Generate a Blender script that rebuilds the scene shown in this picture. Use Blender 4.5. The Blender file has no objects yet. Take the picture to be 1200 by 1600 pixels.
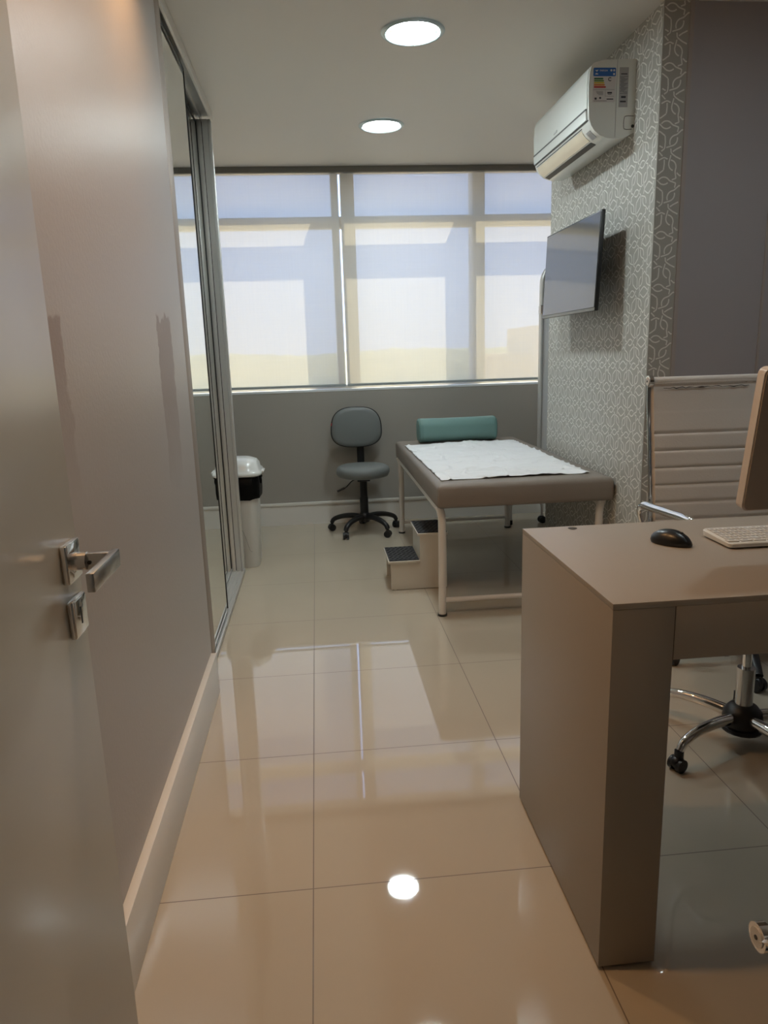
import bpy, bmesh, math, random
from mathutils import Vector, Matrix, noise
random.seed(4)
PI = math.pi
scene = bpy.context.scene
COL = scene.collection

# ------------------------------------------------------------------ helpers
def new_mat(name, col, rough=.5, metal=0., ior=1.5, coat=0., coat_rough=.05, bump=0., bump_scale=60., var=0., var_scale=3., sheen=0.):
    m = bpy.data.materials.new(name); m.use_nodes = True
    nt = m.node_tree; b = nt.nodes['Principled BSDF']
    b.inputs['Base Color'].default_value = (*col, 1)
    b.inputs['Roughness'].default_value = rough
    b.inputs['Metallic'].default_value = metal
    b.inputs['IOR'].default_value = ior
    b.inputs['Coat Weight'].default_value = coat
    b.inputs['Coat Roughness'].default_value = coat_rough
    b.inputs['Sheen Weight'].default_value = sheen
    tc = nt.nodes.new('ShaderNodeTexCoord')
    if bump:
        n = nt.nodes.new('ShaderNodeTexNoise'); n.inputs['Scale'].default_value = bump_scale; n.inputs['Detail'].default_value = 4
        nt.links.new(tc.outputs['Object'], n.inputs['Vector'])
        bp = nt.nodes.new('ShaderNodeBump'); bp.inputs['Strength'].default_value = bump; bp.inputs['Distance'].default_value = .01
        nt.links.new(n.outputs['Fac'], bp.inputs['Height']); nt.links.new(bp.outputs['Normal'], b.inputs['Normal'])
    if var:
        n = nt.nodes.new('ShaderNodeTexNoise'); n.inputs['Scale'].default_value = var_scale; n.inputs['Detail'].default_value = 3
        nt.links.new(tc.outputs['Object'], n.inputs['Vector'])
        mx = nt.nodes.new('ShaderNodeMix'); mx.data_type = 'RGBA'
        mx.inputs[6].default_value = (*[c*(1-var) for c in col], 1); mx.inputs[7].default_value = (*[min(1, c*(1+var)) for c in col], 1)
        nt.links.new(n.outputs['Fac'], mx.inputs[0]); nt.links.new(mx.outputs[2], b.inputs['Base Color'])
    return m

def emit_mat(name, col, strength):
    m = bpy.data.materials.new(name); m.use_nodes = True; nt = m.node_tree
    nt.nodes.remove(nt.nodes['Principled BSDF'])
    e = nt.nodes.new('ShaderNodeEmission'); e.inputs[0].default_value = (*col, 1); e.inputs[1].default_value = strength
    nt.links.new(e.outputs[0], nt.nodes['Material Output'].inputs[0]); return m

class MB:
    """collects shapes and links them as ONE mesh object"""
    def __init__(s): s.bm = bmesh.new(); s.cur = 0
    def mat(s, i): s.cur = i; return s
    def _fin(s, faces):
        for f in faces: f.material_index = s.cur
    def box(s, a, b, bev=0., seg=2):
        t = bmesh.new(); bmesh.ops.create_cube(t, size=1)
        c = [(a[i]+b[i])/2 for i in range(3)]; d = [abs(b[i]-a[i]) for i in range(3)]
        for v in t.verts: v.co = Vector([c[i]+v.co[i]*d[i] for i in range(3)])
        if bev: bmesh.ops.bevel(t, geom=t.edges[:], offset=min(bev, min(d)*.49), segments=seg, profile=.5, affect='EDGES')
        s.merge(t); return s
    def merge(s, t, M=None):
        me = bpy.data.meshes.new('tmp'); 
        for f in t.faces: f.material_index = s.cur
        if M is not None: t.transform(M)
        t.to_mesh(me); t.free(); s.bm.from_mesh(me); bpy.data.meshes.remove(me)
    def cyl(s, a, b, r, r2=None, seg=20, cap=True):
        a, b = Vector(a), Vector(b); d = b-a
        t = bmesh.new(); bmesh.ops.create_cone(t, cap_ends=cap, segments=seg, radius1=r, radius2=r if r2 is None else r2, depth=d.length)
        M = Matrix.Translation((a+b)/2) @ d.to_track_quat('Z', 'Y').to_matrix().to_4x4()
        s.merge(t, M); return s
    def ellip(s, c, r, M=None, u=20, v=12):
        t = bmesh.new(); bmesh.ops.create_uvsphere(t, u_segments=u, v_segments=v, radius=1)
        for q in t.verts: q.co = Vector((q.co.x*r[0], q.co.y*r[1], q.co.z*r[2]))
        T = Matrix.Translation(c)
        s.merge(t, T @ M if M is not None else T); return s
    def rings(s, rings, cap=True, closed=True):
        """skin between rings (lists of points)"""
        R = [[s.bm.verts.new(p) for p in r] for r in rings]; fs = []
        n = len(R[0])
        for i in range(len(R)-1):
            for j in range(n if closed else n-1):
                k = (j+1) % n
                fs.append(s.bm.faces.new((R[i][j], R[i][k], R[i+1][k], R[i+1][j])))
        if cap:
            fs.append(s.bm.faces.new(R[0][::-1])); fs.append(s.bm.faces.new(R[-1]))
        s._fin(fs); return s
    def tube(s, pts, r, seg=12, flat=None, up=(0, 0, 1)):
        """tube along a polyline; r number or list; flat=(w,h) gives an oval section"""
        pts = [Vector(p) for p in pts]; n = len(pts); rs = r if isinstance(r, (list, tuple)) else [r]*n
        rr = []; nv = None
        for i, p in enumerate(pts):
            t = (pts[min(i+1, n-1)]-pts[max(i-1, 0)]).normalized()
            if nv is None:
                u = Vector(up); 
                if abs(t.dot(u)) > .95: u = Vector((1, 0, 0))
                nv = (u - t*u.dot(t)).normalized()
            else: nv = (nv - t*nv.dot(t)).normalized()
            bi = t.cross(nv)
            w, h = flat if flat else (1, 1)
            rr.append([p + (nv*math.cos(2*PI*k/seg)*h + bi*math.sin(2*PI*k/seg)*w)*rs[i] for k in range(seg)])
        return s.rings(rr)
    def prism(s, prof, ax, a, b, bev=0):
        """profile (2d points) extruded along axis ax from a to b; the 2d axes are the remaining ones in xyz order"""
        def P(q, v):
            if ax == 'X': return (v, q[0], q[1])
            if ax == 'Y': return (q[0], v, q[1])
            return (q[0], q[1], v)
        return s.rings([[P(q, a) for q in prof], [P(q, b) for q in prof]])
    def lathe(s, prof, c=(0, 0, 0), seg=32, ring=False):
        if ring: prof = list(prof)+[prof[0]]
        return s.rings([[(c[0]+r*math.cos(2*PI*k/seg), c[1]+r*math.sin(2*PI*k/seg), c[2]+z) for k in range(seg)] for r, z in prof], cap=not ring)
    def build(s, name, mats, parent=None, smooth=35, loc=None):
        bmesh.ops.recalc_face_normals(s.bm, faces=s.bm.faces[:])
        me = bpy.data.meshes.new(name); s.bm.to_mesh(me); s.bm.free()
        for m in (mats if isinstance(mats, (list, tuple)) else [mats]): me.materials.append(m)
        if smooth:
            for p in me.polygons: p.use_smooth = True
            me.set_sharp_from_angle(angle=math.radians(smooth))
        o = bpy.data.objects.new(name, me); COL.objects.link(o)
        if parent: o.parent = parent
        return o

def empty(name, loc=(0, 0, 0), rz=0.):
    o = bpy.data.objects.new(name, None); o.location = loc; o.rotation_euler[2] = rz; o.empty_display_size = .1; COL.objects.link(o); return o
def tag(o, label=None, cat=None, group=None, kind=None):
    if label: o['label'] = label
    if cat: o['category'] = cat
    if group: o['group'] = group
    if kind: o['kind'] = kind
    return o
def struct(o): o['kind'] = 'structure'; return o
def spline(P, n=8):
    """catmull-rom through points"""
    P = [Vector(p) for p in P]; Q = [P[0]*2-P[1]]+P+[P[-1]*2-P[-2]]; out = []
    for i in range(1, len(Q)-2):
        for k in range(n):
            t = k/n; a, b, c, d = Q[i-1:i+3]
            out.append(.5*((2*b)+(-a+c)*t+(2*a-5*b+4*c-d)*t*t+(-a+3*b-3*c+d)*t**3))
    out.append(P[-1]); return out
def rrect(w, h, r, n=6, cx=0, cy=0):
    out = []
    for (sx, sy, a0) in ((1, 1, 0), (-1, 1, 90), (-1, -1, 180), (1, -1, 270)):
        for k in range(n+1):
            a = math.radians(a0+90*k/n); out.append((cx+sx*(w/2-r)+r*math.cos(a), cy+sy*(h/2-r)+r*math.sin(a)))
    return out
def text(name, body, size, mat, parent, loc, rot, ext=.0002, off=0.):
    cu = bpy.data.curves.new('txt', 'FONT'); cu.body = body; cu.size = size; cu.extrude = ext; cu.offset = off; cu.align_x = 'CENTER'; cu.align_y = 'CENTER'
    t = bpy.data.objects.new('txt', cu); COL.objects.link(t)
    dg = bpy.context.evaluated_depsgraph_get(); dg.update()
    me = bpy.data.meshes.new_from_object(t.evaluated_get(dg)); bpy.data.objects.remove(t); bpy.data.curves.remove(cu)
    me.materials.clear(); me.materials.append(mat); me.name = name
    o = bpy.data.objects.new(name, me); COL.objects.link(o); o.parent = parent; o.location = loc; o.rotation_euler = rot; return o

# ------------------------------------------------------------------ measured layout (metres; camera foot is the origin, +Y towards the window)
XA, Y0, T = -.0689, 1.4986, .6
XW, XBB, XT = -.455, -.4326, -.484
YW = 5.355; H = 2.533
XC, YC, YC2 = 1.386, 2.94, 4.245

# ------------------------------------------------------------------ materials
M = {}
M['white_paint'] = new_mat('white_paint', (.72, .69, .64), .35)
M['ceiling'] = new_mat('ceiling', (.74, .71, .66), .55, bump=.05, bump_scale=8)
M['wall_grey'] = new_mat('wall_grey', (.37, .345, .305), .55, bump=.04, bump_scale=120)
M['panel_grey'] = new_mat('panel_grey', (.40, .375, .385), .4)
M['panel_trim'] = new_mat('panel_trim', (.42, .37, .34), .4)
M['base_white'] = new_mat('base_white', (.78, .75, .70), .3)
M['door'] = new_mat('door', (.55, .52, .45), .28, coat=.25, coat_rough=.2)
M['chrome'] = new_mat('chrome', (.82, .82, .82), .06, 1.)
M['chrome_soft'] = new_mat('chrome_soft', (.62, .62, .62), .22, 1.)
M['alu'] = new_mat('alu', (.70, .70, .68), .36, .55)
M['alu_grey'] = new_mat('alu_grey', (.42, .43, .42), .35, .6)
M['alu_bronze'] = new_mat('alu_bronze', (.34, .28, .23), .5, .15)
M['mirror'] = new_mat('mirror', (.86, .89, .87), .0, 1.)
M['black_line'] = new_mat('black_line', (.03, .03, .03), .5)
M['black_plastic'] = new_mat('black_plastic', (.009, .009, .010), .4)
M['black_gloss'] = new_mat('black_gloss', (.008, .009, .011), .34, coat=.15, coat_rough=.15)
M['white_plastic'] = new_mat('white_plastic', (.74, .75, .73), .28, coat=.3, coat_rough=.1)
M['ac_white'] = new_mat('ac_white', (.74, .77, .74), .25, coat=.4, coat_rough=.08)
M['ac_louver'] = new_mat('ac_louver', (.80, .72, .56), .22, coat=.4, coat_rough=.08)
M['steel_white'] = new_mat('steel_white', (.74, .70, .65), .35)
M['bed_taupe'] = new_mat('bed_taupe', (.235, .20, .17), .5, bump=.08, bump_scale=220)
M['teal'] = new_mat('teal', (.15, .27, .25), .55, bump=.06, bump_scale=260)
M['sheet'] = new_mat('sheet', (.80, .81, .83), .9)
M['grey_vinyl'] = new_mat('grey_vinyl', (.185, .20, .20), .48, bump=.06, bump_scale=240)
M['white_vinyl'] = new_mat('white_vinyl', (.62, .60, .57), .42, bump=.05, bump_scale=150)
M['desk'] = new_mat('desk', (.345, .31, .265), .42, bump=.03, bump_scale=300)
M['desk_seam'] = new_mat('desk_seam', (.05, .04, .03), .6)
M['step_white'] = new_mat('step_white', (.66, .62, .54), .38)
M['rubber'] = new_mat('rubber', (.02, .02, .022), .55)
M['bag'] = new_mat('bag', (.002, .002, .0022), .45, ior=1.25, bump=.4, bump_scale=35)
M['red'] = new_mat('red', (.5, .02, .02), .5)
M['blue'] = new_mat('label_blue', (.02, .12, .42), .4)
M['paper'] = new_mat('paper', (.62, .60, .60), .5)
M['grey_paper'] = new_mat('grey_paper', (.38, .38, .39), .5)
M['ink'] = new_mat('ink', (.05, .05, .06), .6)
for n, c in (('g1', (.02, .13, .06)), ('g2', (.12, .26, .05)), ('y1', (.62, .45, .04)), ('o1', (.62, .20, .02)), ('r1', (.45, .03, .02))): M[n] = new_mat('bar_'+n, c, .5)
M['monitor_edge'] = new_mat('monitor_edge', (.68, .62, .56), .35)
M['monitor_back_shaded'] = new_mat('monitor_back_shaded', (.40, .34, .29), .4)  # casing is pale like the edge; the unlit back's shade is in this colour
M['sill'] = new_mat('sill', (.80, .82, .84), .35)
M['frame_alu'] = new_mat('frame_alu', (.60, .57, .50), .4)
M['dark_alu'] = new_mat('dark_alu', (.22, .21, .19), .45)
M['bottom_bar'] = new_mat('bottom_bar', (.36, .39, .39), .4)
M['paper_base'] = new_mat('wallpaper_base', (.41, .395, .355), .6, bump=.03, bump_scale=200)
M['paper_line'] = new_mat('wallpaper_line', (.80, .79, .74), .5)
M['screen_fabric'] = new_mat('screen_fabric', (.78, .79, .79), .7)
M['rim_blue'] = new_mat('lamp_rim', (.45, .55, .58), .3, .3)
M['led'] = emit_mat('led_panel', (.86, .98, 1.), 108.)
M['warm_led'] = emit_mat('warm_lamp', (1., .62, .30), 30.)

# floor: polished tiles, grout by object coordinates
def floor_mat():
    m = bpy.data.materials.new('polished_tiles'); m.use_nodes = True; nt = m.node_tree; b = nt.nodes['Principled BSDF']
    N, L = nt.nodes.new, nt.links.new
    tc = N('ShaderNodeTexCoord'); sp = N('ShaderNodeSeparateXYZ'); L(tc.outputs['Object'], sp.inputs[0])
    def math_(op, a, b_=None, c=None):
        n = N('ShaderNodeMath'); n.operation = op
        for i, v in enumerate((a, b_, c)):
            if v is None: continue
            if isinstance(v, (int, float)): n.inputs[i].default_value = v
            else: L(v, n.inputs[i])
        return n.outputs[0]
    def grid(o, off):
        s = math_('SUBTRACT', o, off); s = math_('PINGPONG', s, T/2); return s   # distance to nearest grid line
    gx, gy = grid(sp.outputs[0], XA), grid(sp.outputs[1], Y0)
    d = math_('MINIMUM', gx, gy); g = math_('LESS_THAN', d, .0014)
    nz = N('ShaderNodeTexNoise'); nz.inputs['Scale'].default_value = 2.2; nz.inputs['Detail'].default_value = 5; L(tc.outputs['Object'], nz.inputs['Vector'])
    cr = N('ShaderNodeMix'); cr.data_type = 'RGBA'; cr.inputs[6].default_value = (.50, .435, .345, 1); cr.inputs[7].default_value = (.56, .49, .39, 1); L(nz.outputs['Fac'], cr.inputs[0])
    mx = N('ShaderNodeMix'); mx.data_type = 'RGBA'; L(cr.outputs[2], mx.inputs[6]); mx.inputs[7].default_value = (.15, .11, .08, 1); L(g, mx.inputs[0]); L(mx.outputs[2], b.inputs['Base Color'])
    r = math_('MULTIPLY_ADD', g, .5, .03); L(r, b.inputs['Roughness']); b.inputs['IOR'].default_value = 1.85
    n2 = N('ShaderNodeTexNoise'); n2.inputs['Scale'].default_value = 3; n2.inputs['Detail'].default_value = 0; L(tc.outputs['Object'], n2.inputs['Vector'])
    bp = N('ShaderNodeBump'); bp.inputs['Strength'].default_value = .02; bp.inputs['Distance'].default_value = .01; L(n2.outputs['Fac'], bp.inputs['Height']); L(bp.outputs['Normal'], b.inputs['Normal'])
    return m
M['floor'] = floor_mat()

# left wall: satin paint with two touched-up patches
def left_wall_mat():
    m = new_mat('satin_wall', (.40, .365, .345), .4, bump=.06, bump_scale=90, ior=1.42); nt = m.node_tree; b = nt.nodes['Principled BSDF']
    N, L = nt.nodes.new, nt.links.new
    tc = N('ShaderNodeTexCoord'); nz = N('ShaderNodeTexNoise'); nz.inputs['Scale'].default_value = 14; nz.inputs['Detail'].default_value = 5
    L(tc.outputs['Object'], nz.inputs['Vector'])
    sc = N('ShaderNodeVectorMath'); sc.operation = 'SCALE'; sc.inputs['Scale'].default_value = .09; 
    cs = N('ShaderNodeVectorMath'); cs.operation = 'SUBTRACT'; L(nz.outputs['Color'], cs.inputs[0]); cs.inputs[1].default_value = (.5, .5, .5); L(cs.outputs[0], sc.inputs[0])
    ad = N('ShaderNodeVectorMath'); ad.operation = 'ADD'; L(tc.outputs['Object'], ad.inputs[0]); L(sc.outputs[0], ad.inputs[1])
    sp = N('ShaderNodeSeparateXYZ'); L(ad.outputs[0], sp.inputs[0])
    def mr(o, a, b_, c=0., d=1.):
        n = N('ShaderNodeMapRange'); n.inputs[1].default_value = a; n.inputs[2].default_value = b_; n.inputs[3].default_value = c; n.inputs[4].default_value = d; L(o, n.inputs[0]); return n.outputs[0]
    def mul(a, c):
        n = N('ShaderNodeMath'); n.operation = 'MULTIPLY'; L(a, n.inputs[0]); L(c, n.inputs[1]); return n.outputs[0]
    def add_(a, c):
        n = N('ShaderNodeMath'); n.operation = 'MAXIMUM'; L(a, n.inputs[0]); L(c, n.inputs[1]); return n.outputs[0]
    def patch(y0, y1, z0, z1):
        return mul(mul(mr(sp.outputs[1], y0-.004, y0+.004), mr(sp.outputs[1], y1-.004, y1+.004, 1, 0)), mul(mr(sp.outputs[2], z0, z0+.28), mr(sp.outputs[2], z1-.004, z1+.004, 1, 0)))
    ms = add_(patch(1.29, 1.38, .98, 1.345), patch(2.19, 2.40, .85, 1.39))
    mx = N('ShaderNodeMix'); mx.data_type = 'RGBA'; mx.inputs[6].default_value = (.465, .432, .408, 1); mx.inputs[7].default_value = (.36, .305, .28, 1); L(ms, mx.inputs[0]); L(mx.outputs[2], b.inputs['Base Color'])
    L(mr(ms, 0, 1, .38, .5), b.inputs['Roughness'])
    return m
M['wall_left'] = left_wall_mat()

# woven roller blind: translucent cloth whose open weave closes at slanting angles
def blind_mat():
    m = bpy.data.materials.new('woven_blind'); m.use_nodes = True; nt = m.node_tree; nt.nodes.remove(nt.nodes['Principled BSDF'])
    N, L = nt.nodes.new, nt.links.new
    out = nt.nodes['Material Output']
    df = N('ShaderNodeBsdfDiffuse'); df.inputs[0].default_value = (.62, .60, .56, 1)
    tr = N('ShaderNodeBsdfTranslucent'); tr.inputs[0].default_value = (.60, .565, .475, 1)
    tp = N('ShaderNodeBsdfTransparent')
    m1 = N('ShaderNodeMixShader'); m1.inputs[0].default_value = .32; L(df.outputs[0], m1.inputs[1]); L(tr.outputs[0], m1.inputs[2])
    lw = N('ShaderNodeLayerWeight'); lw.inputs['Blend'].default_value = .5
    mr = N('ShaderNodeMapRange'); mr.interpolation_type = 'SMOOTHSTEP'; L(lw.outputs['Facing'], mr.inputs[0])
    mr.inputs[1].default_value = .12; mr.inputs[2].default_value = .50; mr.inputs[3].default_value = .15; mr.inputs[4].default_value = .0
    tc = N('ShaderNodeTexCoord')
    def streak(sx, sy, sz):
        mp = N('ShaderNodeMapping'); mp.inputs['Scale'].default_value = (sx, sy, sz); L(tc.outputs['Object'], mp.inputs[0])
        n = N('ShaderNodeTexNoise'); n.inputs['Scale'].default_value = 1; n.inputs['Detail'].default_value = 3; L(mp.outputs[0], n.inputs['Vector']); return n.outputs['Fac']
    a, b = streak(90, 1, 3), streak(3, 1, 120)
    ad = N('ShaderNodeMath'); ad.operation = 'ADD'; L(a, ad.inputs[0]); L(b, ad.inputs[1])
    m2r = N('ShaderNodeMapRange'); m2r.inputs[1].default_value = .6; m2r.inputs[2].default_value = 1.4; m2r.inputs[3].default_value = .86; m2r.inputs[4].default_value = 1.14; L(ad.outputs[0], m2r.inputs[0])
    mu = N('ShaderNodeMath'); mu.operation = 'MULTIPLY'; L(mr.outputs[0], mu.inputs[0]); L(m2r.outputs[0], mu.inputs[1])
    m2 = N('ShaderNodeMixShader'); L(mu.outputs[0], m2.inputs[0]); L(m1.outputs[0], m2.inputs[1]); L(tp.outputs[0], m2.inputs[2])
    L(m2.outputs[0], out.inputs[0]); return m
M['blind'] = blind_mat()

def glass_mat():
    m = bpy.data.materials.new('window_glass'); m.use_nodes = True; nt = m.node_tree; nt.nodes.remove(nt.nodes['Principled BSDF'])
    N, L = nt.nodes.new, nt.links.new
    tp = N('ShaderNodeBsdfTransparent'); tp.inputs[0].default_value = (.93, .95, .96, 1); gl = N('ShaderNodeBsdfGlossy'); gl.inputs['Roughness'].default_value = 0
    lw = N('ShaderNodeLayerWeight'); lw.inputs[0].default_value = .5; pw = N('ShaderNodeMath'); pw.operation = 'POWER'; L(lw.outputs['Facing'], pw.inputs[0]); pw.inputs[1].default_value = 5
    fr = N('ShaderNodeMath'); fr.operation = 'MULTIPLY_ADD'; L(pw.outputs[0], fr.inputs[0]); fr.inputs[1].default_value = .9; fr.inputs[2].default_value = .03
    mx = N('ShaderNodeMixShader'); L(fr.outputs[0], mx.inputs[0]); L(tp.outputs[0], mx.inputs[1]); L(gl.outputs[0], mx.inputs[2]); L(mx.outputs[0], nt.nodes['Material Output'].inputs[0]); return m
M['glass'] = glass_mat()

# ------------------------------------------------------------------ room shell
XL, XR, YB = -1.15, 2.35, -1.6
struct(MB().box((XL-.1, YB-.1, -.1), (XR+.1, YW+.16, 0)).build('floor', M['floor'], smooth=0))
struct(MB().box((XL-.1, YB-.1, H), (XR+.1, YW+.16, H+.12)).build('ceiling', M['ceiling'], smooth=0))
struct(MB().box((XW-.12, YB, 0), (XW, 2.62, H)).build('wall_left', M['wall_left'], smooth=0))
struct(MB().box((XL-.1, 2.62, 0), (XL, YW, H)).build('wall_left_alcove', M['wall_grey'], smooth=0))
ww = MB()
ww.box((XL-.1, YW, 0), (XR+.1, YW+.155, 1.0)); ww.box((XL-.1, YW+.04, 2.522), (XR+.1, YW+.178, H)); ww.box((XL-.1, YW, 1.0), (XL, YW+.155, 2.5)); ww.box((XR, YW, 1.0), (XR+.1, YW+.155, 2.5))
struct(ww.build('wall_window', M['wall_grey'], smooth=0))
struct(MB().box((XC+.003, YC+.003, 0), (XR+.1, YC2, H)).build('wall_right_core', M['panel_grey'], smooth=0)).name = 'wall_right'
struct(MB().box((XR, YC2, 0), (XR+.1, YW, H)).build('wall_right_alcove', M['wall_grey'], smooth=0))
struct(MB().box((XR, YB, 0), (XR+.1, YC, H)).build('wall_right_desk_side', M['panel_grey'], smooth=0))
struct(MB().box((XW-.12, YB-.1, 0), (XR+.1, YB, H)).build('wall_rear', M['wall_grey'], smooth=0))
# trim on the grey panel beside the wallpapered pillar
struct(MB().box((1.489, YC-.006, 0), (1.505, YC+.003, H)).mat(1).box((1.505, YC-.004, 0), (1.520, YC+.003, H)).mat(0).box((1.868, YC-.003, 0), (1.878, YC+.003, H)).build('trim_1', [M['panel_trim'], M['panel_grey']], smooth=0))
# skirting
b = MB(); b.box((XW, YB, 0), (XBB, 2.60, .160), .002)
struct(b.build('baseboard_left', M['base_white']))
b = MB(); b.box((XL, YW-.018, 0), (XR, YW, .150)); b.box((XL, YW-.026, .150), (XR, YW, .172), .004)
struct(b.build('baseboard_window', M['base_white']))

# wallpaper: a six-fold interlaced lattice printed on the pillar
GW, GH = .354, .354/math.sqrt(3)
def lattice_curves(width):
    pts = [(.0150, .0090), (.028, .0045), (.040, 0), (.052, -.0100), (.065, -.0138), (.078, -.0105), (.090, 0), (.099, .0090), (.1085, .0175), (.1105, .040), (.1085, .062)]
    P = [Vector((p[0], p[1], 0)) for p in pts]
    S = spline(P[:10], 3)[:-1]+[P[9], P[10]]
    out = []
    for k in range(6):
        for mir in (1, -1):
            q = [Vector((v.x, v.y*mir, 0)) for v in S]
            unders = [(.040, 0), (.1085, .0175*mir)] if mir < 0 else [(.090, 0)]
            segs, cur = [], []
            for v in q:
                if any((v.x-u[0])**2+(v.y-u[1])**2 < .0052**2 for u in unders):
                    if len(cur) > 1: segs.append(cur)
                    cur = []
                else: cur.append(v)
            if len(cur) > 1: segs.append(cur)
            c, s_ = math.cos(k*PI/3), math.sin(k*PI/3)
            for sg in segs: out.append([(v.x*c-v.y*s_, v.x*s_+v.y*c) for v in sg])
    return out
CURV = lattice_curves(.005)
def lattice(mb, u0, u1, v0, v1, cu, cv, place, w=.0052):
    for i in range(-12, 13):
        for j in range(-30, 31):
            if (i+j) % 2: continue
            fu, fv = cu+i*GW/2, cv+j*GH/2
            if not (u0-.13 < fu < u1+.13 and v0-.13 < fv < v1+.13): continue
            for c in CURV:
                pts = [(fu+p[0], fv+p[1]) for p in c]
                runs, cur = [], []
                for p in pts:
                    if u0+w/2 < p[0] < u1-w/2 and v0 < p[1] < v1: cur.append(p)
                    else:
                        if len(cur) > 1: runs.append(cur)
                        cur = []
                if len(cur) > 1: runs.append(cur)
                for r in runs:
                    A = []
                    for n, p in enumerate(r):
                        a, b_ = r[max(n-1, 0)], r[min(n+1, len(r)-1)]
                        d = (b_[0]-a[0], b_[1]-a[1]); l = math.hypot(*d) or 1; nx, ny = -d[1]/l*w/2, d[0]/l*w/2
                        A.append((mb.bm.verts.new(place(p[0]+nx, p[1]+ny)), mb.bm.verts.new(place(p[0]-nx, p[1]-ny))))
                    for n in range(len(A)-1):
                        f = mb.bm.faces.new((A[n][0], A[n+1][0], A[n+1][1], A[n][1])); f.material_index = 1
wp = MB(); wp.box((XC, YC, 0), (XC+.003, YC2, H)); wp.box((XC+.003, YC, 0), (1.489, YC+.003, H))
lattice(wp, YC, YC2, 0, H, 3.180, 1.273, lambda u, v: (XC-.0006, u, v))
lattice(wp, XC, 1.489, 0, H, 1.483, 2.305, lambda u, v: (u, YC-.0006, v))
struct(wp.build('wall_right_wallpaper', [M['paper_base'], M['paper_line']], smooth=0))

# ------------------------------------------------------------------ window_1: frame, mullions, transom, panes, sill
win = struct(empty('window_1', (0, YW, 1.0)))
def wpart(mb, name, mat):
    mb.bm.transform(Matrix.Translation((0, -YW, -1.0))); return mb.build(name, mat, win, smooth=0)
fy = YW+.105
for i, (a, c) in enumerate(((-.88, -.78), (1.196, 1.286), (2.19, 2.28))): wpart(MB().box((a, fy, 1.0), (c, fy+.15, 2.53)), 'mullion', M['frame_alu'])
wpart(MB().box((.168, fy, 1.0), (.216, fy+.15, 2.53)).box((.240, fy, 1.0), (.334, fy+.15, 2.53)), 'mullion', M['frame_alu'])
wpart(MB().box((XL, fy+.005, 2.150), (XR, fy+.075, 2.228)), 'transom', M['frame_alu'])
wpart(MB().box((XL, fy-.02, .97), (XR, fy+.07, 1.035)), 'sill_rail', M['frame_alu'])
wpart(MB().box((XL, YW-.003, .995), (XR, YW+.155, 1.012), .002), 'window_sill', M['sill'])
for a, c in ((XL, -.88), (-.78, .168), (.334, 1.196), (1.286, 2.19)):
    wpart(MB().box((a, fy+.05, 1.03), (c, fy+.056, 2.150)), 'pane', M['glass'])
    wpart(MB().box((a, fy+.05, 2.228), (c, fy+.056, 2.53)), 'pane', M['glass'])

# roller blinds
def blind(x0, x1, lab):
    r = empty('roller_blind', ((x0+x1)/2, YW+.015, 2.5)); tag(r, lab, 'roller blind', 'roller blinds on the window')
    ox, oy, oz = -(x0+x1)/2, -(YW+.015), -2.5
    mb = MB(); nx, nz = 60, 24; V = []
    for i in range(nx+1):
        for j in range(nz+1):
            x = x0+(x1-x0)*i/nx; z = 1.045+(2.492-1.045)*j/nz
            y = YW+.015 + .0016*noise.noise(Vector((x*2.5, 3, z*1.2)))
            V.append(mb.bm.verts.new((x+ox, y+oy, z+oz)))
    for i in range(nx):
        for j in range(nz):
            k = i*(nz+1)+j; mb.bm.faces.new((V[k], V[k+nz+1], V[k+nz+2], V[k+1]))
    mb.build('blind_cloth', M['blind'], r)
    MB().box((x0+ox, -.008, 1.027+oz), (x1+ox, .008, 1.047+oz), .003).build('bottom_bar', M['bottom_bar'], r)
    MB().box((x0+ox-.006, -.035, -.006), (x1+ox+.006, .03, .033), .002).build('head_box', M['dark_alu'], r)
blind(XL+.01, .2185, 'left cream woven roller blind, partly behind the mirrored wardrobe')
blind(.2295, XR-.01, 'right cream woven roller blind, behind the couch and wall television')

# ------------------------------------------------------------------ door_1, open flat against the left wall
XD = -.345
dr = struct(empty('door_1', (XD-.035, .20, 0)))
def dpart(mb, name, mat, parent=None, sm=35):
    mb.bm.transform(Matrix.Translation((-(XD-.035), -.20, 0))); return mb.build(name, mat, parent or dr, smooth=sm)
dpart(MB().box((XD-.035, .20, .012), (XD, 1.0, 2.1), .0015), 'door_leaf', M['door'])
dpart(MB().box((XW+.001, .08, 0), (XD-.04, .195, 2.13), .002), 'door_jamb', M['door'])
hd = dpart(MB().box((XD, .931, .974), (XD+.009, .984, 1.027), .002), 'handle_rose', M['chrome'])
lv = MB(); lv.cyl((XD+.009, .957, 1.0), (XD+.026, .957, 1.0), .0125); lv.box((XD+.02, .951, .989), (XD+.064, .963, 1.011), .001); lv.box((XD+.056, .852, .988), (XD+.066, .968, 1.012), .0012)
lvo = dpart(lv, 'door_handle', M['chrome_soft'])
dpart(MB().cyl((XD+.030, .9500, .999), (XD+.030, .9515, .999), .0028), 'set_screw', M['black_line'], lvo)
ko = dpart(MB().box((XD, .931, .897), (XD+.009, .984, .950), .003), 'key_rose', M['chrome'])
dpart(MB().box((XD+.0085, .956, .912), (XD+.0095, .9595, .936)), 'keyhole', M['black_line'], ko)

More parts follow.
